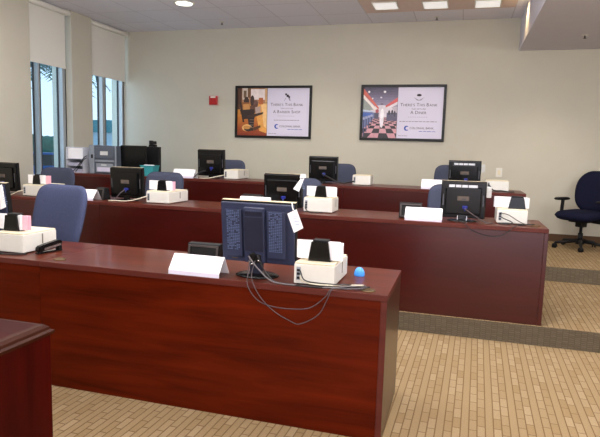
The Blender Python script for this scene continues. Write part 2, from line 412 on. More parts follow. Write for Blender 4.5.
# ------------------------------------------------------------------ chairs
def chair(label, loc, rotz, fab, style='square', lift=0., group=None, arms=True, lean=.11, wide=1.):
    t = thing('office_chair', label, 'chair', loc, rotz, group)
    L = lift
    f = B(); pillow(f, .25, .245, .058 if style == 'square' else .066, 20, 20, 0, 5); bmesh.ops.transform(f, matrix=T(0, -.02, .455+L) @ RX(-PI/2+.03), verts=f.verts[:])
    obj('seat', f, fab, t)
    f = B()
    if style == 'square': hw = lambda z: .228+.024*math.sin((z+1)*PI/2*.8)-(.012 if z > .8 else 0)*(z-.8)*5
    else: hw = lambda z: .255-.07*max(0, z)**2-.05*max(0, -z)**2
    pillow(f, hw, .265, .045, 22, 22, .045, 6. if style == 'square' else 3.4)
    bmesh.ops.transform(f, matrix=T(0, .225, .745+L) @ RX(-lean) @ Matrix.Diagonal((wide, 1, 1, 1)), verts=f.verts[:])
    obj('backrest', f, fab, t)
    f = B(); tube(f, [(0, .05, .385+L), (0, .24, .385+L), (0, .31, .45+L), (0, .32, .62+L), (0, .305, .78+L)], .018, 8); obj('back_support', f, BLACKM, t)
    f = B(); box(f, -.1, .1, -.12, .1, .37+L, .405+L, bev=.008); box(f, -.045, .045, -.06, .05, .31+L, .372+L, bev=.01)
    tube(f, [(-.1, -.02, .385+L), (-.2, -.03, .38+L)], .007, 6); obj('tilt_mechanism', f, BLACKM, t)
    f = B(); lathe(f, [(.03, .09), (.03, .2), (.018, .2), (.018, .33+L)], n=14); obj('gas_column', f, BLACKM, t)
    if arms:
        for s in (-1, 1):
            f = B(); tube(f, [(s*.14, 0, .395+L), (s*.27, 0, .40+L), (s*.292, .0, .47+L), (s*.285, .0, .63+L)], .021, 8); a = obj('armrest', f, BLACKM, t)
            f = B(); pillow(f, .048, .125, .02, 10, 14, 0, 4); bmesh.ops.transform(f, matrix=T(s*.285, -.02, .642+L) @ RX(-PI/2), verts=f.verts[:]); obj('arm_pad', f, BLACKM, a)
    f = B(); lathe(f, [(.05, .06), (.055, .075), (.05, .115), (.03, .125)], n=16); hub = obj('base_hub', f, BLACKM, t)
    for k in range(5):
        an = 2*PI*k/5+.35
        f = B(); tube(f, [(.03*math.cos(an), .03*math.sin(an), .10), (.3*math.cos(an), .3*math.sin(an), .068)], lambda q: .024-.009*q, 8, sm=False); lg = obj('base_leg', f, BLACKM, t)
        f = B(); M = T(.3*math.cos(an), .3*math.sin(an), .029) @ RZ(an+.6)
        for s in (-1, 1): lathe(f, [(.022, -.009), (.029, -.005), (.029, .005), (.022, .009)], n=14, M=M @ T(0, s*.014, 0) @ RX(PI/2))
        lathe(f, [(.008, .0), (.008, .04)], n=8, M=M); obj('caster', f, BLACKM, lg)
    return t
ch = chair('large light blue fabric office chair behind the front row desk at left', (-3.095, 3.46, 0), -.20, FAB, 'square', .085, None, False, .24, 1.17)
row2 = chair('blue-grey chair at the middle row, far left between window and printer', (-4.66, 5.36, S), .0, FAB2, 'square', -.025, 'chairs of the middle row', False)
dup(row2, (-3.225, 5.36, S), -.05, 'blue-grey chair at the middle row, behind the white printer under the teal tub')
dup(row2, (-1.62, 5.36, S), .04, 'blue-grey chair at the middle row, mostly behind the monitor with hanging white papers')
dup(row2, (-.03, 5.34, S), .12, 'blue-grey chair at the middle row, rightmost, behind the monitor by the aisle')
G3C = 'chairs of the back row'
dup(row2, (-4.62, 7.05, 2*S+.03), .0, 'dark chair edge at the back row, right of the wide black monitor', G3C)
dup(row2, (-3.17, 7.06, 2*S-.02), .0, 'blue-grey chair at the back row, under the left poster beside a printer', G3C)
dup(row2, (-1.595, 7.06, 2*S-.02), .0, 'blue-grey chair at the back row, in the gap between the two posters', G3C)
dup(row2, (-.075, 7.06, 2*S+.01), .05, 'blue-grey chair at the back row, below the right poster corner', G3C)
chair('navy office chair with black armrests alone against the wall at the right edge', (1.47, 7.54, 2*S), -.80, FABN, 'egg', -.035, None, True)

# ------------------------------------------------------------------ monitors (backs towards the camera)
def monitor_front(label, loc, rotz):
    t = thing('flat_monitor', label, 'monitor', loc, rotz)
    W, H = .418, .338; zc = .236; M = T(0, .03, zc) @ RX(.12)
    f = B(); box(f, -W/2, W/2, -.004, .03, -H/2, H/2, 0, M, .005); [setattr(q, 'material_index', 0 if q.normal.z > .6 else 1) for q in (f.normal_update() or f.faces)]; bz = obj('bezel', f, [BEZEL_LIT, BLACKM], t, 'bezel with beige top edge')
    f = B(); box(f, -W/2+.02, W/2-.02, .0302, .032, -H/2+.02, H/2-.02, 0, M); obj('screen', f, SCREEN, bz)
    f = B(); box(f, -W/2+.003, W/2-.003, -.022, -.005, -H/2+.002, H/2-.010, 0, M, .007); obj('back_shell', f, SHELL, t)
    for s in (-1, 1):
        xa, xb = (-W/2+.030, -W/2+.128) if s < 0 else (W/2-.150, W/2-.046)
        f = B(); box(f, xa, xb, -.040, -.023, -H/2+.035, H/2-.045, 0, M, .006); vp = obj('vent_panel', f, SHELL, t)
        f = B()
        for r in range(26):
            z = -H/2+.075+r*.0084
            for c in range(7):
                if random.random() < .12: continue
                x = xa+.013+c*.0107
                box(f, x, x+.0078, -.0415, -.040, z, z+.0038, 0, M)
        obj('vent_grille', f, VENT, vp)
    f = B(); box(f, -.066, .050, -.052, -.023, -H/2+.01, H/2-.028, 0, M, .008); sp = obj('centre_spine', f, SHELL, t)
    f = B(); box(f, -.060, .044, -.0545, -.052, -H/2+.075, H/2-.078, 0, M, .002); box(f, -.056, .040, -.0535, -.052, H/2-.072, H/2-.05, 0, M)
    obj('spine_cover', f, SHELLD, sp)
    f = B(); box(f, -.054, .038, -.060, -.052, H/2-.05, H/2-.040, 0, M, .003); obj('carry_handle', f, SHELL, sp)
    f = B(); box(f, -.035, .03, -.058, -.052, -H/2+.012, -H/2+.06, 0, M, .003)
    lathe(f, [(.016, 0), (.016, .012), (.011, .014)], n=14, M=M @ T(-.012, -.056, -H/2+.055) @ RX(PI/2)); obj('connector_bay', f, BLACKM, sp)
    f = B()
    for (x, z) in ((-.03, .022), (.02, .03), (-.018, .008)): lathe(f, [(.007, 0), (.007, .016), (.004, .02)], n=10, M=M @ T(x, -.056, -H/2+z) @ RX(PI/2))
    obj('cable_plug', f, CHROME, sp)
    f = B(); box(f, -.15, -.115, -.0230, -.0218, -H/2+.018, -H/2+.022, 0, M); obj('badge', f, BRASS, t)
    f = B(); prism(f, [(-.032, .016), (.032, .016), (.040, .12), (-.040, .12)], 'Y', -.005, .02); obj('stand_neck', f, SHELLD, t)
    f = B(); lathe(f, [(.118, 0), (.120, .005), (.105, .012), (.05, .017)], c=(0, .02, 0), n=36, sy=.72); obj('stand_base', f, BLACK, t)
    return t
mf = monitor_front('large dark blue monitor seen from behind on the front desk, white tag on its corner', (-1.022, 2.715, Z1), .0)
m2 = dup(mf, (-3.115, 2.97, Z1), -.02, 'dark blue monitor at the left frame edge on the front desk, only its edge showing')

def monitor_black(name, label, loc, rotz, strip=False, group=None, W=.352, H=.296, speaker=False, flat=False):
    t = thing(name, label, 'monitor', loc, rotz, group)
    zc = .025+H/2; M = T(0, .02, zc) @ RX(.05)
    f = B(); box(f, -W/2, W/2, -.002, .026, -H/2, H/2, 0, M, .004); [setattr(q, 'material_index', 0 if q.normal.z > .6 else 1) for q in (f.normal_update() or f.faces)]; bz = obj('bezel', f, [BEZEL_LIT, BLACKM], t, 'bezel with beige top edge')
    f = B(); box(f, -W/2+.018, W/2-.018, .0262, .028, -H/2+.018, H/2-.018, 0, M); obj('screen', f, SCREEN, bz)
    f = B(); box(f, -W/2+.001, W/2-.001, -.026, -.003, -H/2+.001, H/2-.007, 0, M, .008); obj('back_shell', f, BLACK, t)
    if not flat:
        f = B(); box(f, -W/2+.035, W/2-.035, -.040, -.027, -H/2+.03, H/2-.05, 0, M, .010); pn = obj('rear_panel', f, BLACK, t)
        f = B(); box(f, -.045, .045, -.0415, -.0395, -.005, .03, 0, M); obj('rating_label', f, [mat('rating_label_tan', (92, 80, 70), .6)], pn)
        f = B(); box(f, -.012, .024, -.0425, -.0405, -.002, .012, 0, M); obj('rating_label_print', f, [mat('rating_label_grey', (70, 66, 68), .6)], pn)
        f = B(); box(f, -.002, .036, -.058, -.040, -.068, -.046, 0, M, .004); lathe(f, [(.006, 0), (.005, .02)], n=8, M=M @ T(.017, -.05, -.068) @ RX(PI*.8)); obj('video_plug', f, BLUEPL, pn, 'blue video plug')
        for s in (-1, 1):
            f = B(); box(f, s*(W/2-.02)-.004, s*(W/2-.02)+.004, -.028, -.0255, -.05, .04, 0, M); obj('side_slot', f, [mat('slot_grey', (74, 74, 80), .4)], t)
    if strip:
        f = B()
        for (a, b) in ((-.115, -.070), (-.062, -.02), (-.014, .03), (.036, .105)): box(f, a, b, -.0275, -.0255, H/2-.052, H/2-.030, 0, M)
        obj('bar_label', f, [mat('strip_white', (214, 214, 220), .5)], t)
    if speaker:
        f = B(); box(f, W/2+.001, W/2+.038, -.02, .02, H/2-.125, H/2-.04, 0, M, .006); obj('side_speaker', f, [mat('light_grey_plastic', (196, 196, 194), .5)], t, 'light grey side attachment')
    f = B(); box(f, -.03, .03, -.002, .02, .008, .07, 0, None, .004); obj('stand_neck', f, BLACK, t)
    f = B(); lathe(f, [(.115, 0), (.117, .004), (.10, .010)], c=(0, .015, 0), n=32, sy=.75); obj('stand_base', f, BLACK, t)
    if strip:
        for s in (-1, 1):
            f = B(); box(f, s*.035-.004, s*.035+.004, -.012, -.004, .008, .045, 0, None, .002); obj('chrome_hinge', f, CHROME, t)
    return t
G2, G3 = 'monitors of the middle row', 'monitors of the back row'
mb = monitor_black('flat_monitor', 'black monitor on the middle desk below the teal tub, with blue plug and cream cable', (-3.085, 4.62, Z2), -.02, group=G2)
dup(mb, (-4.54, 4.62, Z2), -.05, 'black monitor on the middle desk cut by the left frame edge')
dup(mb, (-1.505, 4.62, Z2), -.03, 'black monitor on the middle desk with white papers hanging from its right corner')
ms = monitor_black('flat_monitor', 'black monitor on the middle desk near the right aisle, white strip across its top', (.024, 4.60, Z2), .0, True, G2, .348, .298, True)
dup(mb, (-3.045, 6.40, Z3+.0), .03, 'black monitor on the back desk left of the first poster, blank dark back', G3).scale = (1.02, 1, 1.13)
dup(mb, (-1.585, 6.40, Z3), .02, 'black monitor on the back desk below the gap between the posters', G3)
dup(ms, (.030, 6.40, Z3), .02, 'black monitor on the back desk, rightmost, with white strip, below the right poster', G3)
monitor_black('flat_monitor', 'wide plain black monitor on the back desk beside the grey printer', (-4.18, 6.42, Z3), .0, False, G3, .37, .36, flat=True)

# ------------------------------------------------------------------ printers, slip holders, slips
def printer(label, loc, rotz, w, d, h, group=None):
    t = thing('slip_printer', label, 'printer', loc, rotz, group)
    f = B(); box(f, 0, w, 0, d, .006, h*.93, 0, None, .006); body = obj('body', f, WHITEP, t)
    f = B(); box(f, .003, w-.003, .003, d-.003, h*.93+.0005, h, 0, None, .004); obj('lid', f, CREAMP, t, 'cream lid')
    f = B(); box(f, w, w+.002, d*.55, d*.58, h*.35, h*.85, 0); obj('side_seam', f, [mat('seam_grey', (120, 112, 98), .6)], body)
    f = B(); box(f, .014, .036, -.002, .0, h*.22, h*.80, 0); pp = obj('port_panel', f, [mat('port_grey', (150, 154, 162), .4)], t)
    f = B()
    for z in (.32, .5, .66): box(f, .017, .033, -.007, -.002, h*z-.006, h*z+.006, 0, None, .002)
    obj('port_plug', f, BLACKM, pp)
    for (x, y) in ((.02, .02), (w-.02, .02), (.02, d-.02), (w-.02, d-.02)):
        f = B(); lathe(f, [(.009, 0), (.009, .007)], c=(x, y, 0), n=10); obj('rubber_foot', f, BLACKM, t)
    return t
def holder(label, loc, rotz=0., w=.118, h=.098, group='black slip holders'):
    t = thing('slip_holder', label, 'holder', loc, rotz, group)
    f = B(); prism(f, [(-w/2, 0), (w/2, 0), (w*.37, h), (-w*.37, h)], 'Y', -.012, .0); obj('front_plate', f, BLACK, t)
    f = B(); box(f, -w*.34, w*.34, .0, .055, h-.004, h+.010, 0, None, .004); obj('top_clip', f, BLACKM, t)
    f = B(); box(f, -w/2, w/2, .0, .055, 0, .006, 0); box(f, -w*.37, w*.37, .046, .055, .006, h-.004, 0); obj('tray_base', f, BLACKM, t)
    return t
def slips(label, loc, rotz, w, h, d=.030, pink=0., group='bundles of paper slips', n=9):
    """a bundle of upright slips fanned a little"""
    t = thing('paper_slips', label, 'paper', loc, rotz, group)
    f = B(); step = d/n
    for k in range(n):
        dx = .010*math.sin(k*1.7); hh = h*(1-.05*((k*7) % 3)/2)
        box(f, -w/2+dx, w/2+dx-(pink if pink else 0), k*step, k*step+step*.75, 0, hh, 0)
    obj('white_slips', f, PAPER, t)
    if pink:
        f = B()
        for k in range(3): box(f, w/2-pink+.012+.004*k, w/2+.004*k, .004+k*.008, .009+k*.008, 0, h*.97, 0)
        obj('pink_slips', f, PINK, t, 'pink slips')
    return t
GP = 'white slip printers'
# label, x, y, z, w, d, h, holder x (None for no holder), holder width, slips (x centre, width), pink
PR = [
 ('white printer on the front desk beside the blue dome', -.784, 2.625, Z1, .210, .325, .115, -.670, .118, (-.676, .225), 0),
 ('white printer on the front desk behind the black stapler', -2.745, 2.70, Z1, .22, .29, .125, -2.672, .112, (-2.69, .25), .05),
 ('white printer on the middle desk behind the light blue chair', -4.19, 4.50, Z2, .24, .33, .115, -4.082, .088, (-4.07, .25), .05),
 ('white printer on the middle desk below the teal tub', -2.812, 4.53, Z2, .238, .37, .115, -2.688, .1, (-2.70, .25), .025),
 ('white printer on the middle desk above the front monitor', -1.30, 4.585, Z2, .255, .25, .128, -1.165, .108, (-1.165, .25), 0),
 ('white printer on the middle desk by the right aisle', .286, 4.60, Z2, .228, .27, .115, .437, .13, (.395, .245), 0),
 ('white printer on the back desk under the first poster', -2.85, 6.37, Z3, .19, .36, .118, None, 0, None, 0),
 ('white printer on the back desk under the left edge of the right poster', -1.215, 6.34, Z3, .212, .24, .118, None, 0, None, 0),
 ('white printer on the back desk at the right end below the light switch', .262, 6.33, Z3, .232, .24, .118, None, 0, None, 0)]
for (lb, x, y, z, w, d, h, hx_, hw_, sl, pk) in PR:
    printer(lb, (x, y, z), 0, w, d, h, GP)
    if hx_ is not None:
        where = lb.split('printer ')[1].split(',')[0]
        holder('black slip holder on the white printer '+where, (hx_, y+.075, z+h+.0005), 0, hw_, .098 if z < .8 else .09)
        slips('paper slips on the white printer '+where, (sl[0], y+.076+.006, z+h+.0075), 0, sl[1], .093 if z < .8 else .085, .030, pk)

# ------------------------------------------------------------------ folded name cards and black devices
def tent(label, loc, rotz=0., w=.295, d=.135, h=.10):
    t = thing('name_card', label, 'card', loc, rotz, 'blank folded name cards')
    f = B(); a = .022
    prism(f, [(0, 0), (.0025, 0), (.0045, a), (d*.52, h-.003), (d-.003, 0), (d, 0), (d*.52+.002, h), (d*.52-.004, h), (.002, a)], 'X', -w/2, w/2)
    bmesh.ops.triangulate(f, faces=[fc for fc in f.faces if len(fc.verts) > 4])
    for fc in f.faces:
        if fc.calc_center_median().z < a*.8 and abs(fc.normal.y) > .5 and fc.calc_center_median().y < .01: fc.material_index = 1
    obj('card', f, [PAPER, PAPERB], t)
    return t
tent('large blank white name card on the front desk left of the dark blue monitor', (-1.327, 2.588, Z1), -.0)
tent('blank white folded name card on the middle desk beside the light blue chair back', (-3.475, 4.44, Z2), .0)
tent('white name card whose top edge shows above the dark blue front monitor', (-1.715, 4.44, Z2), .0, .28, .135, .115)
tent('blank white name card on the middle desk left of the rightmost black monitor', (-.272, 4.44, Z2), .0, .288)
tent('blank white folded name card on the back desk left of the first black monitor', (-3.33, 6.19, Z3), .0, .295, .13, .108)
tent('blank white name card on the back desk below the right poster', (-.275, 6.19, Z3), .0, .29, .13, .104)
def device(label, loc, rotz=0., w=.19, h=.122):
    t = thing('desk_device', label, 'device', loc, rotz, 'black desk devices')
    f = B(); prism(f, [(0, 0), (.09, 0), (.07, h), (.02, h)], 'X', -w/2, w/2); bmesh.ops.bevel(f, geom=f.edges[:], offset=.004, segments=1, affect='EDGES'); obj('housing', f, BLACKM, t)
    f = B(); M = T(0, .0045, .0) @ RX(-.162); 
    for (xa, xb, za, zb) in ((-w/2+.006, w/2-.006, h-.02, h-.008), (-w/2+.006, -w/2+.02, .01, h-.02), (w/2-.018, w/2-.006, .01, h-.02), (-w/2+.006, w/2-.006, .008, .018)):
        box(f, xa, xb, -.012, -.0035, za, zb, 0, M, .002)
    obj('front_rim', f, [mat('device_rim', (62, 54, 52), .5)], t)
    return t
device('black box-shaped device on the front desk behind the white name card', (-1.41, 2.86, Z1), .02, .20)
device('black box-shaped device on the middle desk behind the rightmost name card', (-.385, 4.59, Z2), .06, .185, .125)
device('black box-shaped device on the middle desk, its top showing above the dark blue front monitor', (-1.80, 4.62, Z2), .0)
device('black box-shaped device on the middle desk behind the name card by the light blue chair', (-3.36, 4.58, Z2), -.35, .12, .115)

# ------------------------------------------------------------------ hanging paper tags
def paper_tag(label, loc, rotz, pts, off=.0):
    t = thing('paper_tag', label, 'tag', loc, rotz, 'paper tags on monitors')
    f = B(); prism(f, pts, 'Y', -.0015, .0); obj('tag_sheet', f, PAPER, t)
    f = B()
    for k in range(4):
        zx = -.034-.014*k
        box(f, .004+.010*k*.6, .030+.010*k*.6-.006*(k % 2), -.0022, -.0016, zx-.003, zx, 0, RY(.0))
    obj('tag_print', f, [mat('tag_ink', (150, 168, 200), .8)], t)
    f = B(); tube(f, [(0, .004, .03), (.004, -.001, .012), (.010, -.001, -.006)], .0035, 6); obj('tag_string', f, PAPER, t)
    return t
TG = [(-.022, -.026), (.026, .0), (.064, -.094), (.016, -.122)]
paper_tag('white tag hanging from the top right corner of the dark blue front monitor', (-.818, 2.668, 1.118), .03, TG)
paper_tag('white tag hanging on the monitor at the left frame edge', (-2.888, 2.925, 1.09), .0, [(-.02, .04), (.0, .05), (.028, -.10), (-.02, -.12)])
t = paper_tag('pair of white papers hanging from the middle desk monitor right corner', (-1.335, 4.585, 1.17), .0, [(-.002, .0), (.036, .012), (-.008, -.108), (-.062, -.085)])
f = B(); prism(f, [(-.005, .012), (.052, .016), (.048, .048), (.002, .046)], 'Y', -.003, -.0016); obj('tag_sheet', f, PAPER, t)

# ------------------------------------------------------------------ small things
# stapler
t = thing('stapler', 'black stapler on the front desk in front of the left white printer', 'stapler', (-2.455, 2.735, Z1), PI/2-.16)
f = B(); box(f, 0, .175, -.018, .018, 0, .010, 0, None, .004); obj('base', f, BLACK, t)
f = B(); prism(f, [(.0, .012), (.03, .012), (.175, .034), (.178, .064), (.155, .072), (.05, .056), (.008, .048), (.0, .036)], 'Y', -.019, .019); bmesh.ops.bevel(f, geom=f.edges[:], offset=.005, segments=2, affect='EDGES'); obj('upper_arm', f, BLACK, t)
f = B(); prism(f, [(.04, .020), (.165, .038), (.165, .050), (.04, .034)], 'Y', -.0205, .0205); obj('magazine', f, CHROME, t, 'silver staple channel')
f = B(); box(f, .15, .174, -.016, .016, .010, .036, 0, None, .003); obj('hinge', f, BLACKM, t)
# blue dome
f = B(); lathe(f, [(.029, 0), (.030, .006), (.0285, .018), (.024, .032), (.015, .043), (.005, .048)], n=24)
t = tag(obj('desk_dome', f, DOME, None, None, (-.506, 2.955, Z1)), 'small glossy blue dome on the front desk right of the white printer', 'ornament')
# grommets
def grommet(label, loc):
    f = B(); lathe(f, [(.036, 0), (.036, .003), (.030, .005), (.0285, .005), (.0285, .0035), (.004, .0035)], n=28)
    o = tag(obj('cable_grommet', f, BRASS, None, None, loc), label, 'grommet', 'desk cable grommets')
grommet('brown round cable grommet on the front desk right end, by the cables', (-.405, 2.64, Z1))
grommet('brown round cable grommet on the front desk near the stapler', (-2.228, 2.662, Z1))
grommet('dark round cable grommet on the middle desk right end', (.575, 4.56, Z2))
# teal tub
t = thing('teal_tub', 'teal tapered tub with white paper inside on the back desk', 'tub', (-3.855, 6.30, Z3)); t.scale = (.88, .9, 1)
f = B()
for (a, b, z0, z1) in ((.088, .105, 0, .135),):
    o_ = [(a, z0), (b, z1-.01), (b+.008, z1-.008), (b+.008, z1), (b-.006, z1), (a-.006, z0+.006)]
    rings = [[f.verts.new((sx*r, sy*r*.8, z)) for sx, sy in ((-1, -1), (1, -1), (1, 1), (-1, 1))] for r, z in o_]
    for A, C in zip(rings, rings[1:]):
        for k in range(4): f.faces.new((A[k], A[(k+1) % 4], C[(k+1) % 4], C[k]))
    f.faces.new(rings[0][::-1]); f.faces.new(rings[-1])
bmesh.ops.bevel(f, geom=f.edges[:], offset=.002, segments=1, affect='EDGES')
obj('tub_body', f, TEAL, t)
t = thing('paper_stack', 'white papers standing in the teal tub', 'paper', (-3.855, 6.30, Z3)); t.scale = (.86, .86, 1)
f = B()
for k in range(5): box(f, -.085+.004*k, .04+.005*k, -.03+.014*k, -.026+.014*k, .010, .142-.003*(k % 3), 0, T(0, 0, 0) @ RX(-.04))
obj('sheet', f, PAPER, t)

# grey office printer at the left end of the back desk
t = thing('office_printer', 'grey office printer with paper slots on the back desk by the window', 'printer', (-4.55, 6.32, Z3)); t.scale = (.9, 1, 1)
f = B(); box(f, -.17, .21, 0, .34, 0, .37, 0, None, .008); obj('body', f, GREYD, t)
f = B(); box(f, -.252, -.171, -.01, .33, 0, .375, 0, None, .008); sp = obj('side_column', f, GREY, t)
f = B(); box(f, -.215, -.185, -.016, -.010, .20, .25, 0, None, .003); obj('key_switch', f, BLACKM, sp)
f = B(); box(f, .185, .208, -.008, -.0005, .01, .365, 0, None, .003); obj('right_trim', f, GREY, t)
f = B(); box(f, -.15, .17, -.012, -.0005, .20, .345, 0, None, .006); up = obj('upper_door', f, GREYD, t)
f = B(); box(f, -.06, .07, -.0135, -.012, .245, .295, 0, None); obj('white_label', f, [mat('label_white', (206, 208, 206), .6)], up)
f = B(); box(f, -.15, .17, -.02, -.0005, .155, .18, 0, None, .004); obj('output_slot', f, GREY, t)
f = B(); box(f, -.13, .15, -.014, -.0005, .02, .135, 0, None, .004); lo = obj('paper_tray', f, GREY, t)
f = B(); box(f, -.11, .13, -.018, -.0145, .03, .085, 0, None); obj('tray_label', f, PAPERB, lo)
f = B(); box(f, -.04, .05, -.019, -.0145, .105, .125, 0, None, .003); obj('tray_handle', f, [mat('label_white', (206, 208, 206), .6)], lo)
# white letter tray
t = thing('letter_tray', 'white stacked letter trays with papers beside the grey printer', 'tray', (-5.005, 6.31, Z3))
f = B()
for z in (0, .09, .18): box(f, -.13, .13, 0, .30, z, z+.006, 0)
box(f, -.135, -.129, 0, .30, 0, .34); box(f, .129, .135, 0, .30, 0, .34); box(f, -.13, .13, .294, .30, 0, .34)
obj('tray_frame', f, [mat('tray_white', (206, 206, 214), .4)], t)
for z, h in ((.0065, .04), (.0965, .035)):
    f = B()
    for k in range(6): box(f, -.115+.003*(k % 3), .115-.004*(k % 2), .01+.004*(k % 2), .28, z+k*h/6, z+k*h/6+h/8, 0)
    o = obj('paper_pile', f, PAPERB, None, None, (-5.005, 6.31, Z3))
    tag(o, 'stack of papers on the '+('lowest' if z < .05 else 'middle')+' shelf of the white letter trays', 'paper')
f = B(); box(f, -.12, .12, .02, .28, .187, .325, 0, None, .004); o = obj('paper_ream', f, PAPER, None, None, (-5.005, 6.31, Z3)); tag(o, 'white paper block in the top of the letter trays', 'paper')
# black box and small camera next to the wide black monitor
t = thing('desk_terminal', 'dark upright terminal box beside the wide black monitor on the back desk', 'device', (-4.03, 6.62, Z3))
f = B(); box(f, -.118, .118, 0, .06, .012, .375, 0, None, .008); obj('housing', f, BLACKM, t)
f = B(); box(f, -.12, .12, -.02, .09, 0, .012, 0, None, .004); obj('foot', f, BLACKM, t)
t = thing('web_camera', 'small black two-lobed camera clipped on top of the terminal box', 'camera', (-4.02, 6.65, Z3+.3755))
f = B(); box(f, -.055, .055, -.02, .02, 0, .028, 0, None, .006); obj('clip_base', f, BLACKM, t)
f = B(); box(f, -.05, -.002, -.022, .022, .028, .082, 0, None, .008); box(f, .006, .05, -.022, .022, .028, .07, 0, RY(-.1), .008); obj('camera_head', f, BLACKM, t)

# ------------------------------------------------------------------ cables
def cable(label, pts, r, m, group=None, name='cable'):
    f = B(); tube(f, pts, r, 7)
    tag(obj(name, f, m), label, 'cable', group)
zc_ = Z1+.005
GC = 'cables of the front desk'
cable('grey cable looping high over the front desk edge under the monitor', [(-1.03, 2.64, .85), (-1.015, 2.585, .79), (-1.007, 2.556, .73), (-.957, 2.553, .663), (-.881, 2.553, .635), (-.776, 2.553, .631), (-.674, 2.553, .648), (-.6, 2.555, .71), (-.575, 2.565, .748), (-.52, 2.60, zc_), (-.42, 2.63, zc_+.006)], .0025, CABLEG, GC)
cable('grey cable hanging lowest over the front desk edge', [(-1.0, 2.64, .84), (-.995, 2.58, .775), (-.965, 2.552, .72), (-.92, 2.55, .66), (-.854, 2.55, .607), (-.774, 2.55, .57), (-.722, 2.55, .561), (-.632, 2.55, .617), (-.59, 2.553, .697), (-.565, 2.562, .75), (-.50, 2.61, zc_+.002), (-.41, 2.64, zc_+.010)], .0025, CABLEG, GC)
cable('light grey video cable running from the dark blue monitor to the grommet', [(-1.03, 2.625, .865), (-.98, 2.60, .82), (-.90, 2.575, .765), (-.84, 2.58, zc_+.003), (-.72, 2.593, zc_), (-.60, 2.60, zc_), (-.50, 2.64, zc_+.006), (-.42, 2.65, zc_+.014)], .0036, mat('light_grey_cable', (112, 106, 108), .3), GC)
cable('black power cable from the dark blue monitor along the front desk', [(-.985, 2.635, .87), (-.94, 2.615, .80), (-.88, 2.60, .752), (-.80, 2.592, zc_), (-.68, 2.588, zc_), (-.56, 2.615, zc_), (-.47, 2.655, zc_+.004), (-.40, 2.66, zc_+.008)], .0042, CABLEB, GC)
cable('cream cable from the front white printer to the grommet', [(-.747, 2.613, .79), (-.735, 2.606, .765), (-.68, 2.606, zc_+.010), (-.60, 2.618, zc_+.008), (-.52, 2.645, zc_+.010), (-.43, 2.645, zc_+.018)], .004, CABLEW, GC)
cable('thin dark cable from the front white printer ports', [(-.747, 2.613, .815), (-.72, 2.595, .775), (-.66, 2.612, zc_+.016), (-.55, 2.63, zc_+.014), (-.45, 2.66, zc_+.014)], .003, CABLEB, GC)
cable('dark cable lying before the left white printer on the front desk', [(-2.95, 2.66, Z1+.035), (-2.80, 2.65, Z1+.04), (-2.70, 2.66, Z1+.022), (-2.62, 2.65, Z1+.006), (-2.52, 2.68, Z1+.005)], .004, CABLEB, GC)
cable('dark cable lying lower before the left white printer on the front desk', [(-2.95, 2.635, Z1+.006), (-2.80, 2.632, Z1+.005), (-2.66, 2.64, Z1+.005), (-2.54, 2.665, Z1+.005), (-2.50, 2.70, Z1+.005)], .004, CABLEB, GC)
z_ = Z2+.005; G = 'cables of the middle desk'
cable('black cable looping over the middle desk edge by the aisle', [(.03, 4.50, z_), (.041, 4.42, z_), (.06, 4.393, .880), (.125, 4.39, .837), (.236, 4.39, .812), (.328, 4.39, .83), (.388, 4.392, .882), (.42, 4.45, z_), (.50, 4.56, z_)], .0032, CABLEB, G)
cable('grey video cable from the rightmost middle desk monitor', [(.043, 4.55, 1.0), (.056, 4.50, .99), (.134, 4.49, .94), (.20, 4.50, z_+.006), (.26, 4.53, z_)], .0042, CABLEG, G)
cable('black cable coil before the right end printer of the middle desk', [(.31, 4.59, .95), (.34, 4.555, .935), (.40, 4.54, .91), (.36, 4.53, z_), (.30, 4.55, z_), (.36, 4.575, z_+.003), (.46, 4.57, z_), (.56, 4.57, z_+.006)], .004, CABLEB, G)
cable('black cable arching across the right end printer of the middle desk', [(.31, 4.595, .975), (.37, 4.57, .965), (.44, 4.555, .925), (.50, 4.56, z_+.004), (.57, 4.59, z_+.006)], .003, CABLEB, G)
cable('grey video cable below the blue plug of the middle desk monitor near the chair', [(-3.065, 4.565, 1.0), (-3.09, 4.53, .97), (-3.13, 4.50, .91), (-3.15, 4.49, z_)], .004, CABLEG, G)
cable('cream cable sagging between a middle desk monitor and its printer', [(-3.20, 4.50, z_), (-3.10, 4.48, z_+.004), (-2.98, 4.48, z_+.008), (-2.88, 4.495, z_+.03), (-2.80, 4.523, z_+.06)], .0052, CABLEW, G)
cable('pale cable beside the far left printer of the middle desk', [(-4.33, 4.47, z_), (-4.28, 4.47, z_+.012), (-4.22, 4.475, z_+.04), (-4.175, 4.493, z_+.05)], .0045, CABLEW, G)
cable('black cable curl at the foot of the printer above the front monitor', [(-1.28, 4.578, .95), (-1.27, 4.555, .92), (-1.23, 4.545, z_), (-1.15, 4.55, z_), (-1.12, 4.56, z_)], .004, CABLEB, G)
z_ = Z3+.005; G = 'cables of the back desk'
cable('black cable arching at the left foot of the first back desk monitor', [(-3.06, 6.28, Z3+.10), (-3.12, 6.24, Z3+.075), (-3.18, 6.22, Z3+.02), (-3.20, 6.22, z_)], .006, CABLEB, G)
cable('beige cable between the first back desk monitor and its printer', [(-3.12, 6.24, z_), (-3.05, 6.21, z_+.002), (-2.96, 6.21, z_+.01), (-2.88, 6.25, z_+.03), (-2.835, 6.362, z_+.045)], .006, CABLEW, G)
cable('black cable from the back desk monitor between posters to the white printer', [(-1.56, 6.26, 1.155), (-1.48, 6.24, 1.125), (-1.38, 6.23, 1.08), (-1.29, 6.25, 1.065), (-1.20, 6.333, 1.085)], .008, CABLEB, G)
cable('black cables curling before the right end printer of the back desk', [(.285, 6.32, 1.12), (.30, 6.28, 1.10), (.34, 6.25, z_+.012), (.42, 6.24, z_+.01), (.50, 6.27, z_), (.55, 6.29, z_)], .006, CABLEB, G)
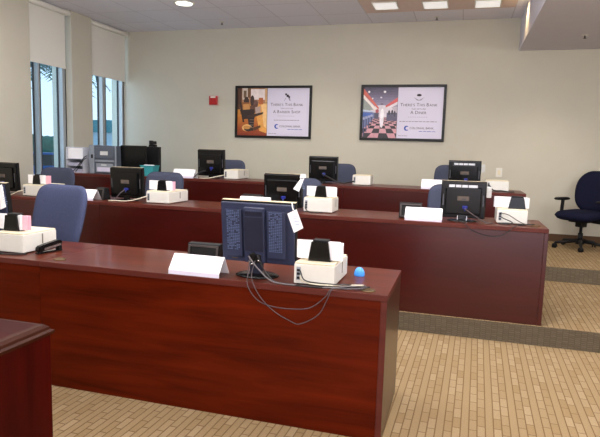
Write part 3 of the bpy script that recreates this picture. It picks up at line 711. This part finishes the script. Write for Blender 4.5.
cable('black cables rising from the letter trays to the grey printer', [(-5.02, 6.29, 1.055), (-4.96, 6.27, 1.10), (-4.88, 6.27, 1.18), (-4.83, 6.28, 1.25), (-4.80, 6.295, 1.27)], .006, CABLEB, G)
cable('second black cable rising from the letter trays to the grey printer', [(-4.98, 6.29, 1.055), (-4.91, 6.275, 1.12), (-4.84, 6.285, 1.22), (-4.80, 6.297, 1.245)], .005, CABLEB, G)

# ------------------------------------------------------------------ posters
SER = [mat('ink_dark', (40, 34, 48), .7), mat('ink_grey', (140, 132, 150), .7), mat('ink_blue', (36, 72, 170), .7)]
def text_mesh(s, size, x, z, y, align='CENTER', ink=0, sx=1.):
    cu = bpy.data.curves.new('lettering', 'FONT'); cu.body = s; cu.size = size; cu.align_x = align; cu.extrude = 0
    o = bpy.data.objects.new('lettering', cu); COL.objects.link(o)
    dg = bpy.context.evaluated_depsgraph_get(); dg.update()
    me = bpy.data.meshes.new_from_object(o.evaluated_get(dg))
    f = B(); f.from_mesh(me)
    bpy.data.objects.remove(o); bpy.data.curves.remove(cu); bpy.data.meshes.remove(me)
    bmesh.ops.transform(f, matrix=T(x, y, z) @ RX(PI/2) @ Matrix.Diagonal((sx, 1, 1, 1)), verts=f.verts[:])
    for fc in f.faces: fc.material_index = ink
    return f
def merge(dst, src, mi=None):
    me = bpy.data.meshes.new('tmp'); src.to_mesh(me); src.free(); 
    n = len(dst.faces); dst.from_mesh(me); bpy.data.meshes.remove(me)
def caps(dst, s, size, xc, z, y, ink=0):
    """line in small capitals with larger initials"""
    parts = []; x = 0
    for wd in s.split(' '):
        for k, chx in enumerate(wd):
            sz = size*1.28 if k == 0 else size
            f = text_mesh(chx, sz, 0, 0, 0, 'LEFT', ink)
            xs = [v.co.x for v in f.verts] or [0]
            wch = max(xs)-min(xs); parts.append((f, x-min(xs))); x += wch+size*.16
        x += size*.34
    x -= size*.5
    for f, px in parts:
        bmesh.ops.transform(f, matrix=T(xc-x/2+px, y, z), verts=f.verts[:]); merge(dst, f)
def poster(label, x0, x1, z0, z1, kind):
    t = thing('framed_poster', label, 'poster', (x0, YB, z0), group=None)
    W, H = x1-x0, z1-z0; fr = .036
    f = B()
    for (a, b, c, d) in ((0, W, 0, fr), (0, W, H-fr, H), (0, fr, fr, H-fr), (W-fr, W, fr, H-fr)): box(f, a, b, -.032, -.001, c, d, 0, None, .003)
    obj('frame', f, FRAMEB, t)
    iw, ih = W-2*fr, H-2*fr; yb = -.014
    f = B(); box(f, fr+.0005, W-fr-.0005, yb, -.001, fr+.0005, H-fr-.0005); obj('print_sheet', f, [mat('poster_lilac', (212, 206, 226), .45, var=.03, scale=2)], t)
    dv = .42 if kind == 'barber' else .437
    pw = iw*dv
    ink = B()
    cxp = fr+pw+(iw-pw)*(.47 if kind == 'barber' else .47)
    def pz(q): return fr+ih*(1-q)
    caps(ink, "THERE'S THIS BANK", .050, cxp, pz(.37), yb-.001)
    merge(ink, text_mesh('THAT ACTS LIKE', .026, cxp, pz(.435), yb-.001, ink=0))
    obj('heading_lettering', ink, SER, t); ink = B()
    caps(ink, 'A BARBER SHOP' if kind == 'barber' else 'A DINER', .050, cxp, pz(.52), yb-.001)
    obj('business_lettering', ink, SER, t); ink = B()
    x = cxp-.14
    for k in range(9): box(ink, x+.031*k, x+.031*k+.014, yb-.001, yb-.0005, pz(.585), pz(.575), 1)
    x = cxp-.20 if kind == 'barber' else cxp-.26; e = cxp+.20 if kind == 'barber' else cxp+.26
    while x < e:
        wd = random.uniform(.025, .06); box(ink, x, min(e, x+wd), yb-.001, yb-.0005, pz(.675), pz(.66), 1); x += wd+.012
    obj('fine_print', ink, SER, t); ink = B()
    # bank emblem: blue crescent, name, small line under it
    ec = (cxp-.155, pz(.80)); n = 18; ro, ri = .036, .022
    vs = []
    for k in range(n+1):
        a = math.radians(50+260*k/n); vs.append((ink.verts.new((ec[0]+ro*math.cos(a), yb-.001, ec[1]+ro*math.sin(a))), ink.verts.new((ec[0]+.009+ri*math.cos(a), yb-.001, ec[1]+ri*math.sin(a)))))
    for (a, b), (c, d) in zip(vs, vs[1:]): ink.faces.new((a, b, d, c)).material_index = 2
    merge(ink, text_mesh('COLONIAL BANK.', .042, cxp-.112, pz(.815), yb-.001, 'LEFT', 0))
    x = cxp+.02
    for wd in (.05, .04, .06, .05): box(ink, x, x+wd, yb-.001, yb-.0005, pz(.865), pz(.855), 2); x += wd+.01
    obj('bank_logo', ink, SER, t); ink = B()
    x = fr+pw+.03
    for wd in (.04, .03, .04): box(ink, x, x+wd, yb-.001, yb-.0005, pz(.955), pz(.945), 1); x += wd+.008
    obj('corner_print', ink, SER, t); ink = B()
    # small emblem above the heading
    if kind == 'barber':
        for (a, b, c, d) in ((-.03, .0, .11, .15), (-.008, .03, .135, .185), (.022, .048, .165, .215)): box(ink, cxp+a, cxp+b, yb-.001, yb-.0005, pz(d), pz(c), 0)
        for (a, b) in ((-.02, -.045), (.02, .045), (.035, .05)):
            prism(ink, [(cxp+a, pz(.20)), (cxp+a+.008, pz(.20)), (cxp+b+.008, pz(.265)), (cxp+b, pz(.265))], 'Y', yb-.001, yb-.0005, 1)
    else:
        lathe(ink, [(.034, 0), (.034, .0005)], n=20, sy=.5, mi=0, M=T(cxp, yb-.0005, pz(.155)) @ RX(PI/2))
        for s in (-1, 1): prism(ink, [(cxp+s*.07, pz(.20)), (cxp+s*.075, pz(.19)), (cxp+s*.03, pz(.255)), (cxp, pz(.26)), (cxp, pz(.25))], 'Y', yb-.001, yb-.0005, 1)
    obj('emblem', ink, SER, t)
    # the photograph half, painted as flat shapes
    names = {}; pm = []; ph = B(); lay = [0]
    def colr(c):
        if c not in names: names[c] = len(pm); pm.append(mat('print_%d_%d_%d' % c, c, .4, var=.10, scale=25))
        return names[c]
    def poly(pts, c):
        lay[0] += 1; y = yb-.0006-.00004*lay[0]
        vs = [ph.verts.new((fr+u*pw, y, pz(v))) for u, v in pts]; fc = ph.faces.new(vs); fc.material_index = colr(c); fc.normal_update()
        if fc.normal.y > 0: fc.normal_flip()
    def rect(a, b, c, d, col): poly([(a, c), (b, c), (b, d), (a, d)], col)
    def ell(cx, cy, rx, ry, col, n=20, rot=0):
        poly([(cx+rx*math.cos(q)*math.cos(rot)-ry*math.sin(q)*math.sin(rot), cy+rx*math.cos(q)*math.sin(rot)+ry*math.sin(q)*math.cos(rot)) for q in [2*PI*k/n for k in range(n)]], col)
    if kind == 'barber':
        rect(0, 1, 0, 1, (196, 128, 52))
        for k in range(10): rect(0, 1, .55+.045*k, .60+.045*k, (200-7*k, 124-8*k, 42-2*k))
        poly([(.55, .3), (1, .25), (1, .95), (.75, .9)], (222, 156, 76)); poly([(.8, .35), (1, .3), (1, .85), (.9, .8)], (236, 190, 128))
        rect(0, 1, 0, .32, (168, 118, 84)); rect(.45, .92, .02, .24, (232, 216, 214)); rect(.92, 1, .0, .3, (206, 160, 112))
        rect(.0, .14, .0, .45, (74, 40, 22)); rect(.16, .38, .0, .24, (206, 190, 176)); rect(.2, .3, .05, .2, (110, 84, 60))
        rect(.34, .44, .0, .2, (112, 78, 48)); rect(.72, .86, .2, .34, (178, 92, 44))
        ell(.30, .28, .09, .1, (54, 32, 26)); ell(.50, .27, .07, .12, (60, 38, 36)); ell(.62, .33, .08, .08, (108, 76, 66))
        poly([(.06, .30), (.40, .30), (.44, .5), (.10, .56)], (140, 84, 40)); poly([(.18, .34), (.40, .33), (.42, .46), (.2, .5)], (196, 138, 76))
        poly([(.42, .38), (.66, .33), (.70, .5), (.46, .55)], (96, 60, 48)); poly([(.60, .40), (.78, .38), (.78, .52), (.62, .54)], (176, 152, 144))
        poly([(.08, .46), (.56, .44), (.60, .62), (.20, .66)], (44, 26, 24)); poly([(.3, .58), (.88, .50), (.86, .545), (.34, .66)], (58, 36, 30))
        poly([(.36, .62), (.58, .62), (.55, .90), (.40, .90)], (36, 26, 28)); poly([(.06, .3), (.13, .3), (.24, .72), (.18, .72)], (48, 28, 22))
        ell(.33, .84, .17, .075, (226, 176, 110)); ell(.38, .86, .15, .055, (40, 28, 26)); ell(.33, .83, .12, .04, (190, 132, 66))
        poly([(.5, .84), (.78, .78), (.80, .82), (.6, .90)], (84, 48, 22))
        for k in range(4): rect(.42, .56, .66+.055*k, .675+.055*k, (120, 100, 92))
    else:
        rect(0, 1, 0, 1, (86, 76, 100))
        for k in range(8): rect(0, 1, .05*k, .05*k+.05, (66+12*k, 56+12*k, 84+12*k))
        rect(.0, 1, .38, .62, (190, 176, 190)); ell(.55, .48, .36, .13, (216, 206, 216))
        poly([(0, .02), (.46, .40), (.46, .44), (0, .14)], (206, 92, 78)); poly([(0, .14), (.42, .44), (.36, .46), (0, .22)], (238, 226, 220)); poly([(0, .22), (.3, .44), (0, .5)], (150, 156, 150))
        poly([(1, .20), (.66, .36), (.66, .40), (1, .28)], (206, 84, 84)); poly([(1, .28), (.66, .41), (.66, .44), (1, .34)], (226, 214, 220))
        ell(.16, .09, .03, .022, (248, 240, 240)); ell(.62, .09, .035, .022, (248, 240, 240)); ell(.27, .22, .02, .015, (240, 232, 236)); ell(.52, .20, .03, .015, (214, 206, 220)); ell(.55, .33, .05, .016, (96, 84, 104))
        # checkerboard in perspective
        hz, vx = .50, .56
        def Pp(i, j):
            d = 1.0/(.42+.17*j); v = hz+.235*d*1.02
            return (vx+(i-4.3)*.115*d*1.15, v)
        for j in range(0, 13):
            for i in range(-7, 16):
                q = [Pp(i, j), Pp(i+1, j), Pp(i+1, j+1), Pp(i, j+1)]
                q = [(min(1, max(0, u)), min(1, v)) for u, v in q]
                if max(u for u, v in q)-min(u for u, v in q) < 1e-4 or max(v for u, v in q)-min(v for u, v in q) < 1e-4: continue
                poly(q, (206, 150, 160) if (i+j) % 2 else (38, 28, 40))
        poly([(0, .46), (.34, .50), (.34, .60), (.10, .78), (0, .82)], (104, 116, 160)); poly([(0, .5), (.28, .52), (.28, .55), (0, .58)], (60, 96, 180)); poly([(0, .44), (.3, .47), (.3, .49), (0, .48)], (196, 206, 226))
        for k in range(4): rect(.02+.075*k, .05+.075*k, .62-.02*k, .98-.09*k, (64, 62, 104)); ell(.035+.075*k, .62-.02*k, .04, .025, (156, 160, 196))
        rect(.34, .47, .50, .62, (74, 68, 92)); ell(.42, .47, .05, .04, (176, 78, 84))
        rect(.70, 1, .50, .66, (84, 78, 106)); ell(.77, .50, .03, .05, (48, 40, 56)); ell(.86, .49, .03, .05, (54, 46, 60)); ell(.93, .52, .03, .06, (60, 52, 70))
        ell(.56, .62, .06, .18, (236, 228, 236)); ell(.57, .52, .05, .10, (246, 240, 244))
    obj('photo_print', ph, pm, t)
    f = B(); box(f, fr+pw, fr+pw+.004, yb-.0035, yb-.0, fr+.001, H-fr-.001); obj('print_divider', f, [mat('ink_dark', (66, 58, 76), .7)], t)
    return t
poster('black framed poster about a barber shop, left of the two, brown chair photo', -3.432, -2.206, 1.600, 2.388, 'barber')
poster('black framed poster about a diner, right of the two, checkered floor photo', -1.467, -.269, 1.604, 2.394, 'diner')

# ------------------------------------------------------------------ wall and ceiling fittings
t = thing('fire_alarm', 'small red fire alarm box on the back wall left of the posters', 'alarm', (-3.80, YB, 2.165))
f = B(); box(f, -.078, .078, -.014, -.0005, -.078, .078, 0, None, .004); obj('back_plate', f, [mat('alarm_rim', (206, 176, 168), .5)], t)
f = B(); box(f, -.068, .068, -.05, -.0145, -.068, .068, 0, None, .008); obj('housing', f, RED, t)
f = B(); box(f, -.04, .045, -.058, -.0505, .036, .062, 0, None, .004); obj('strobe_lens', f, WHITEP, t, 'white strobe lens')
t = thing('light_switch', 'white light switch plate on the back wall near the right end desk', 'switch', (.492, YB, 1.203))
f = B(); box(f, -.04, .04, -.008, -.0005, -.062, .062, 0, None, .003); pl = obj('plate', f, WHITEP, t)
f = B(); box(f, -.017, .017, -.012, -.0085, -.034, .034, 0, None, .002); obj('rocker', f, CREAMP, t)
def downlight(label, x, y):
    t = thing('downlight', label, 'light', (x, y, ZC))
    f = B(); lathe(f, [(.135, -.001), (.135, -.008), (.115, -.014), (.108, -.005)], n=32); obj('trim_ring', f, WHITEP, t)
    f = B(); lathe(f, [(.105, -.012), (.10, -.018), (.05, -.022)], n=32); obj('lens', f, LITW, t)
downlight('round glowing downlight in the ceiling at the upper left', -3.535, 6.60)
for k, (x, y) in enumerate(((-1.04, 7.15), (-.437, 7.21), (.178, 7.255))):
    t = thing('ceiling_light', ['square white ceiling light, leftmost of three in the tan panel', 'square white ceiling light, middle of three in the tan panel', 'square white ceiling light, rightmost of three in the tan panel'][k], 'light', (x, y, ZC-.004), group='square ceiling lights')
    f = B()
    for (a, b, c, d) in ((-.155, .155, -.17, -.155), (-.155, .155, .155, .17), (-.155, -.14, -.155, .155), (.14, .155, -.155, .155)): box(f, a, b, c, d, -.012, -.0005, 0, None, .002)
    obj('frame', f, WHITEP, t)
    f = B(); box(f, -.139, .139, -.154, .154, -.010, -.0005); obj('diffuser', f, LIT, t)
for k, (x, y, z, lb) in enumerate(((-3.493, 7.669, ZC, 'small ceiling sprinkler above the back wall left of the posters'), (-.447, 7.863, ZC, 'small ceiling sprinkler in front of the middle square light'), (1.258, 7.174, ZS, 'small sprinkler under the lowered ceiling at the upper right'))):
    t = thing('sprinkler', lb, 'sprinkler', (x, y, z), group='ceiling sprinklers')
    f = B(); lathe(f, [(.034, -.0005), (.034, -.004), (.02, -.008)], n=20); obj('escutcheon', f, WHITEP, t)
    f = B(); lathe(f, [(.008, -.0085), (.008, -.035), (.02, -.037), (.02, -.040)], n=14); obj('nozzle', f, [mat('dull_metal', (90, 88, 88), .4, .6)], t)

# ------------------------------------------------------------------ outdoors, seen through the windows
bm = B(); box(bm, -60, LW-.02, -10, 90, -.5, -.3); struct('ground', bm, mat('outdoor_paving', (176, 184, 182), .9, var=.08, scale=.6))
t = thing('hedge', 'green hedge strip outside the windows', 'hedge', (-34, 33, -.3))
f = B()
for k in range(60):
    x = random.uniform(-.8, .8); y = -14+28*k/59; r = random.uniform(.7, 1.0)
    bmesh.ops.create_icosphere(f, subdivisions=2, radius=r, matrix=T(x, y, 1.5) @ Matrix.Diagonal((1, 1, 1.1, 1)))
box(f, -1, 1, -14, 14, 0, 1.6)
for v in f.verts: v.co += Vector((random.uniform(-.08, .08), random.uniform(-.08, .08), random.uniform(-.08, .08)))
t['category'] = 'hedge'
obj('foliage', f, mat('hedge_green', (66, 112, 88), .9, var=.35, scale=6), t)
t = thing('palm_tree', 'palm tree with drooping fronds outside the first window', 'tree', (-14.2, 17.05, -.3))
f = B(); tube(f, [(0, 0, 0), (.05, .03, 2), (-.02, 0, 4.6)], lambda q: .16-.05*q, 10); obj('trunk', f, mat('palm_bark', (134, 128, 116), .9, var=.25, scale=8), t)
for k in range(13):
    an = 2*PI*k/13; f = B(); L = random.uniform(1.5, 1.9); dr = random.uniform(.5, 1.3)
    spine = [Vector((math.cos(an)*L*q, math.sin(an)*L*q, 4.6+.55*q-dr*1.5*q*q)) for q in [i/12 for i in range(13)]]
    tube(f, spine, .016, 5, sm=False)
    side = Vector((-math.sin(an), math.cos(an), 0))
    for i in range(1, 13):
        w = .5*math.sin(PI*(i/13)**.7)+.1
        for s in (-1, 1):
            a = spine[i]; b = a+side*s*w+Vector((math.cos(an)*.16, math.sin(an)*.16, -.22*w-.12))
            d = (spine[i]-spine[i-1]).normalized()*.05
            f.faces.new([f.verts.new(a-d), f.verts.new(a+d), f.verts.new(b)])
    obj('frond', f, mat('palm_green', (66, 104, 88), .7, var=.3, scale=5), t)
t = thing('low_building', 'pale building with teal roof far outside the second window', 'building', (-26.2, 38.2, -.3))
f = B(); box(f, -2.2, 2.2, -2.5, 2.5, 0, 2.7); obj('wall', f, mat('pale_render', (206, 214, 214), .9), t)
f = B(); prism(f, [(-2.6, 2.7), (2.6, 2.7), (1.2, 3.6), (-1.2, 3.6)], 'Y', -2.8, 2.8); obj('roof', f, mat('teal_roof', (70, 138, 138), .7), t)
for k in range(3):
    f = B(); box(f, 2.2, 2.24, -1.8+1.4*k, -.9+1.4*k, .9, 2.0); obj('window', f, SCREEN, t)
# parked blue car
t = thing('parked_car', 'dark blue parked car seen through the first window', 'car', (-13.6, 15.95, -.3), PI/2-.45)
f = B()
prof = [(-2.1, .35), (2.1, .35), (2.15, .75), (1.5, .92), (.75, 1.0), (.3, 1.42), (-1.1, 1.45), (-1.75, 1.0), (-2.15, .95)]
prism(f, prof, 'Y', -.85, .85); bmesh.ops.bevel(f, geom=f.edges[:], offset=.06, segments=2, affect='EDGES')
obj('body', f, mat('car_blue', (46, 84, 140), .3, .2), t)
f = B(); prism(f, [(.62, 1.0), (.25, 1.36), (-1.05, 1.38), (-1.55, 1.02)], 'Y', -.857, .857); obj('side_window', f, SCREEN, t)
for sx in (-1.3, 1.3):
    for sy in (-.8, .8):
        f = B(); lathe(f, [(.22, -.1), (.33, -.09), (.33, .09), (.22, .1)], n=24, M=T(sx, sy, .33) @ RX(PI/2)); obj('wheel', f, BLACKM, t)

# ------------------------------------------------------------------ light
world = bpy.data.worlds.new('sky'); scn.world = world; world.use_nodes = True
nt = world.node_tree; bg = nt.nodes['Background']
tcw = nt.nodes.new('ShaderNodeTexCoord'); sep = nt.nodes.new('ShaderNodeSeparateXYZ'); rp = nt.nodes.new('ShaderNodeValToRGB')
nt.links.new(tcw.outputs['Generated'], sep.inputs[0]); nt.links.new(sep.outputs['Z'], rp.inputs['Fac'])
rp.color_ramp.elements[0].color = (.80, .93, 1.0, 1); rp.color_ramp.elements[1].color = (.30, .56, .95, 1); rp.color_ramp.elements[1].position = .5
nt.links.new(rp.outputs['Color'], bg.inputs['Color']); bg.inputs['Strength'].default_value = 1.7
def lamp(kind, name, loc, power, color=(1, 1, 1), size=.5, size_y=None, rot=(0, 0, 0), spot=None):
    l = bpy.data.lights.new(name, kind); l.energy = power; l.color = color
    if kind == 'AREA':
        l.size = size
        if size_y: l.shape = 'RECTANGLE'; l.size_y = size_y
    elif kind in ('POINT', 'SPOT'): l.shadow_soft_size = size
    if spot: l.spot_size = spot; l.spot_blend = .8
    o = bpy.data.objects.new(name, l); COL.objects.link(o); o.location = loc; o.rotation_euler = rot
    return o
for (x, y) in ((-4, 1.6), (-1.6, 1.6), (.2, 1.6), (-4, 4.4), (-1.6, 4.4), (.2, 4.4)):
    lamp('AREA', 'ceiling_lamp', (x, y, ZC-.03), 26, (1, .98, .95), .6)
for y in (2.5, 5.0): lamp('AREA', 'soffit_lamp', (2.4, y, ZS-.03), 18, (1, .96, .90), .5)
lamp('AREA', 'front_window_light', (1.6, YF+.05, .72), 75, (.78, .80, 1), 4.2, 1.3, (PI/2, 0, 0))  # unseen light added low behind the camera for sheen on desk fronts
lamp('AREA', 'side_daylight', (LW-.6, 7.0, 2.0), 40, (.85, .93, 1), 2.4, 2.0, (PI/2, 0, -PI/2))
lamp('POINT', 'camera_flash', (.05, -.03, 1.50), 34, (1, .97, .95), .03)
for (x, y) in ((-2.6, .2), (-.5, -.9), (2.6, .4), (-2.2, 3.4), (-.2, 3.4), (2.8, 3.8)): lamp('POINT', 'pendant_lamp', (x, y, 2.5), 64, (1, .98, .99), .25)  # unseen fill points added to brighten ceiling and walls, no fixtures there
lamp('SPOT', 'wall_washer', (.47, 7.2, ZC-.03), 13, (1, .72, .32), .05, rot=(0, -.8, 0), spot=1.7)
for (x, y) in ((-3.0, 6.6), (-2.2, 6.9), (-.8, 6.9), (.9, 6.9)):
    lamp('SPOT', 'wall_spot', (x, y, (ZC if x < .6 else ZS)-.03), 44, (1, .91, .78), .08, rot=(.30, 0, 0), spot=1.6)

# ------------------------------------------------------------------ camera
f_, yaw, pit, roll, h = 551.7582, .2818, .1205, .0293, 1.408
cy, sy = math.cos(yaw), math.sin(yaw)
fw = Vector((-sy*math.cos(pit), cy*math.cos(pit), -math.sin(pit))); r = Vector((cy, sy, 0)); u = r.cross(fw)
c, s = math.cos(roll), math.sin(roll)
r2 = c*r+s*u; u2 = -s*r+c*u
cam = bpy.data.cameras.new('camera'); co = bpy.data.objects.new('camera', cam); COL.objects.link(co)
cam.sensor_fit = 'HORIZONTAL'; cam.sensor_width = 36; cam.lens = 36*f_/600; cam.clip_start = .02; cam.clip_end = 300
co.matrix_world = Matrix(((r2.x, u2.x, -fw.x, 0), (r2.y, u2.y, -fw.y, 0), (r2.z, u2.z, -fw.z, h), (0, 0, 0, 1)))
scn.camera = co
scn.view_settings.view_transform = 'Standard'; scn.view_settings.look = 'None'; scn.view_settings.exposure = 0; scn.view_settings.gamma = 1

for o in scn.objects:
    if 'label' in o.keys(): assert 4 <= len(o['label'].split()) <= 16 or o.parent is not None, (o.name, o['label'])
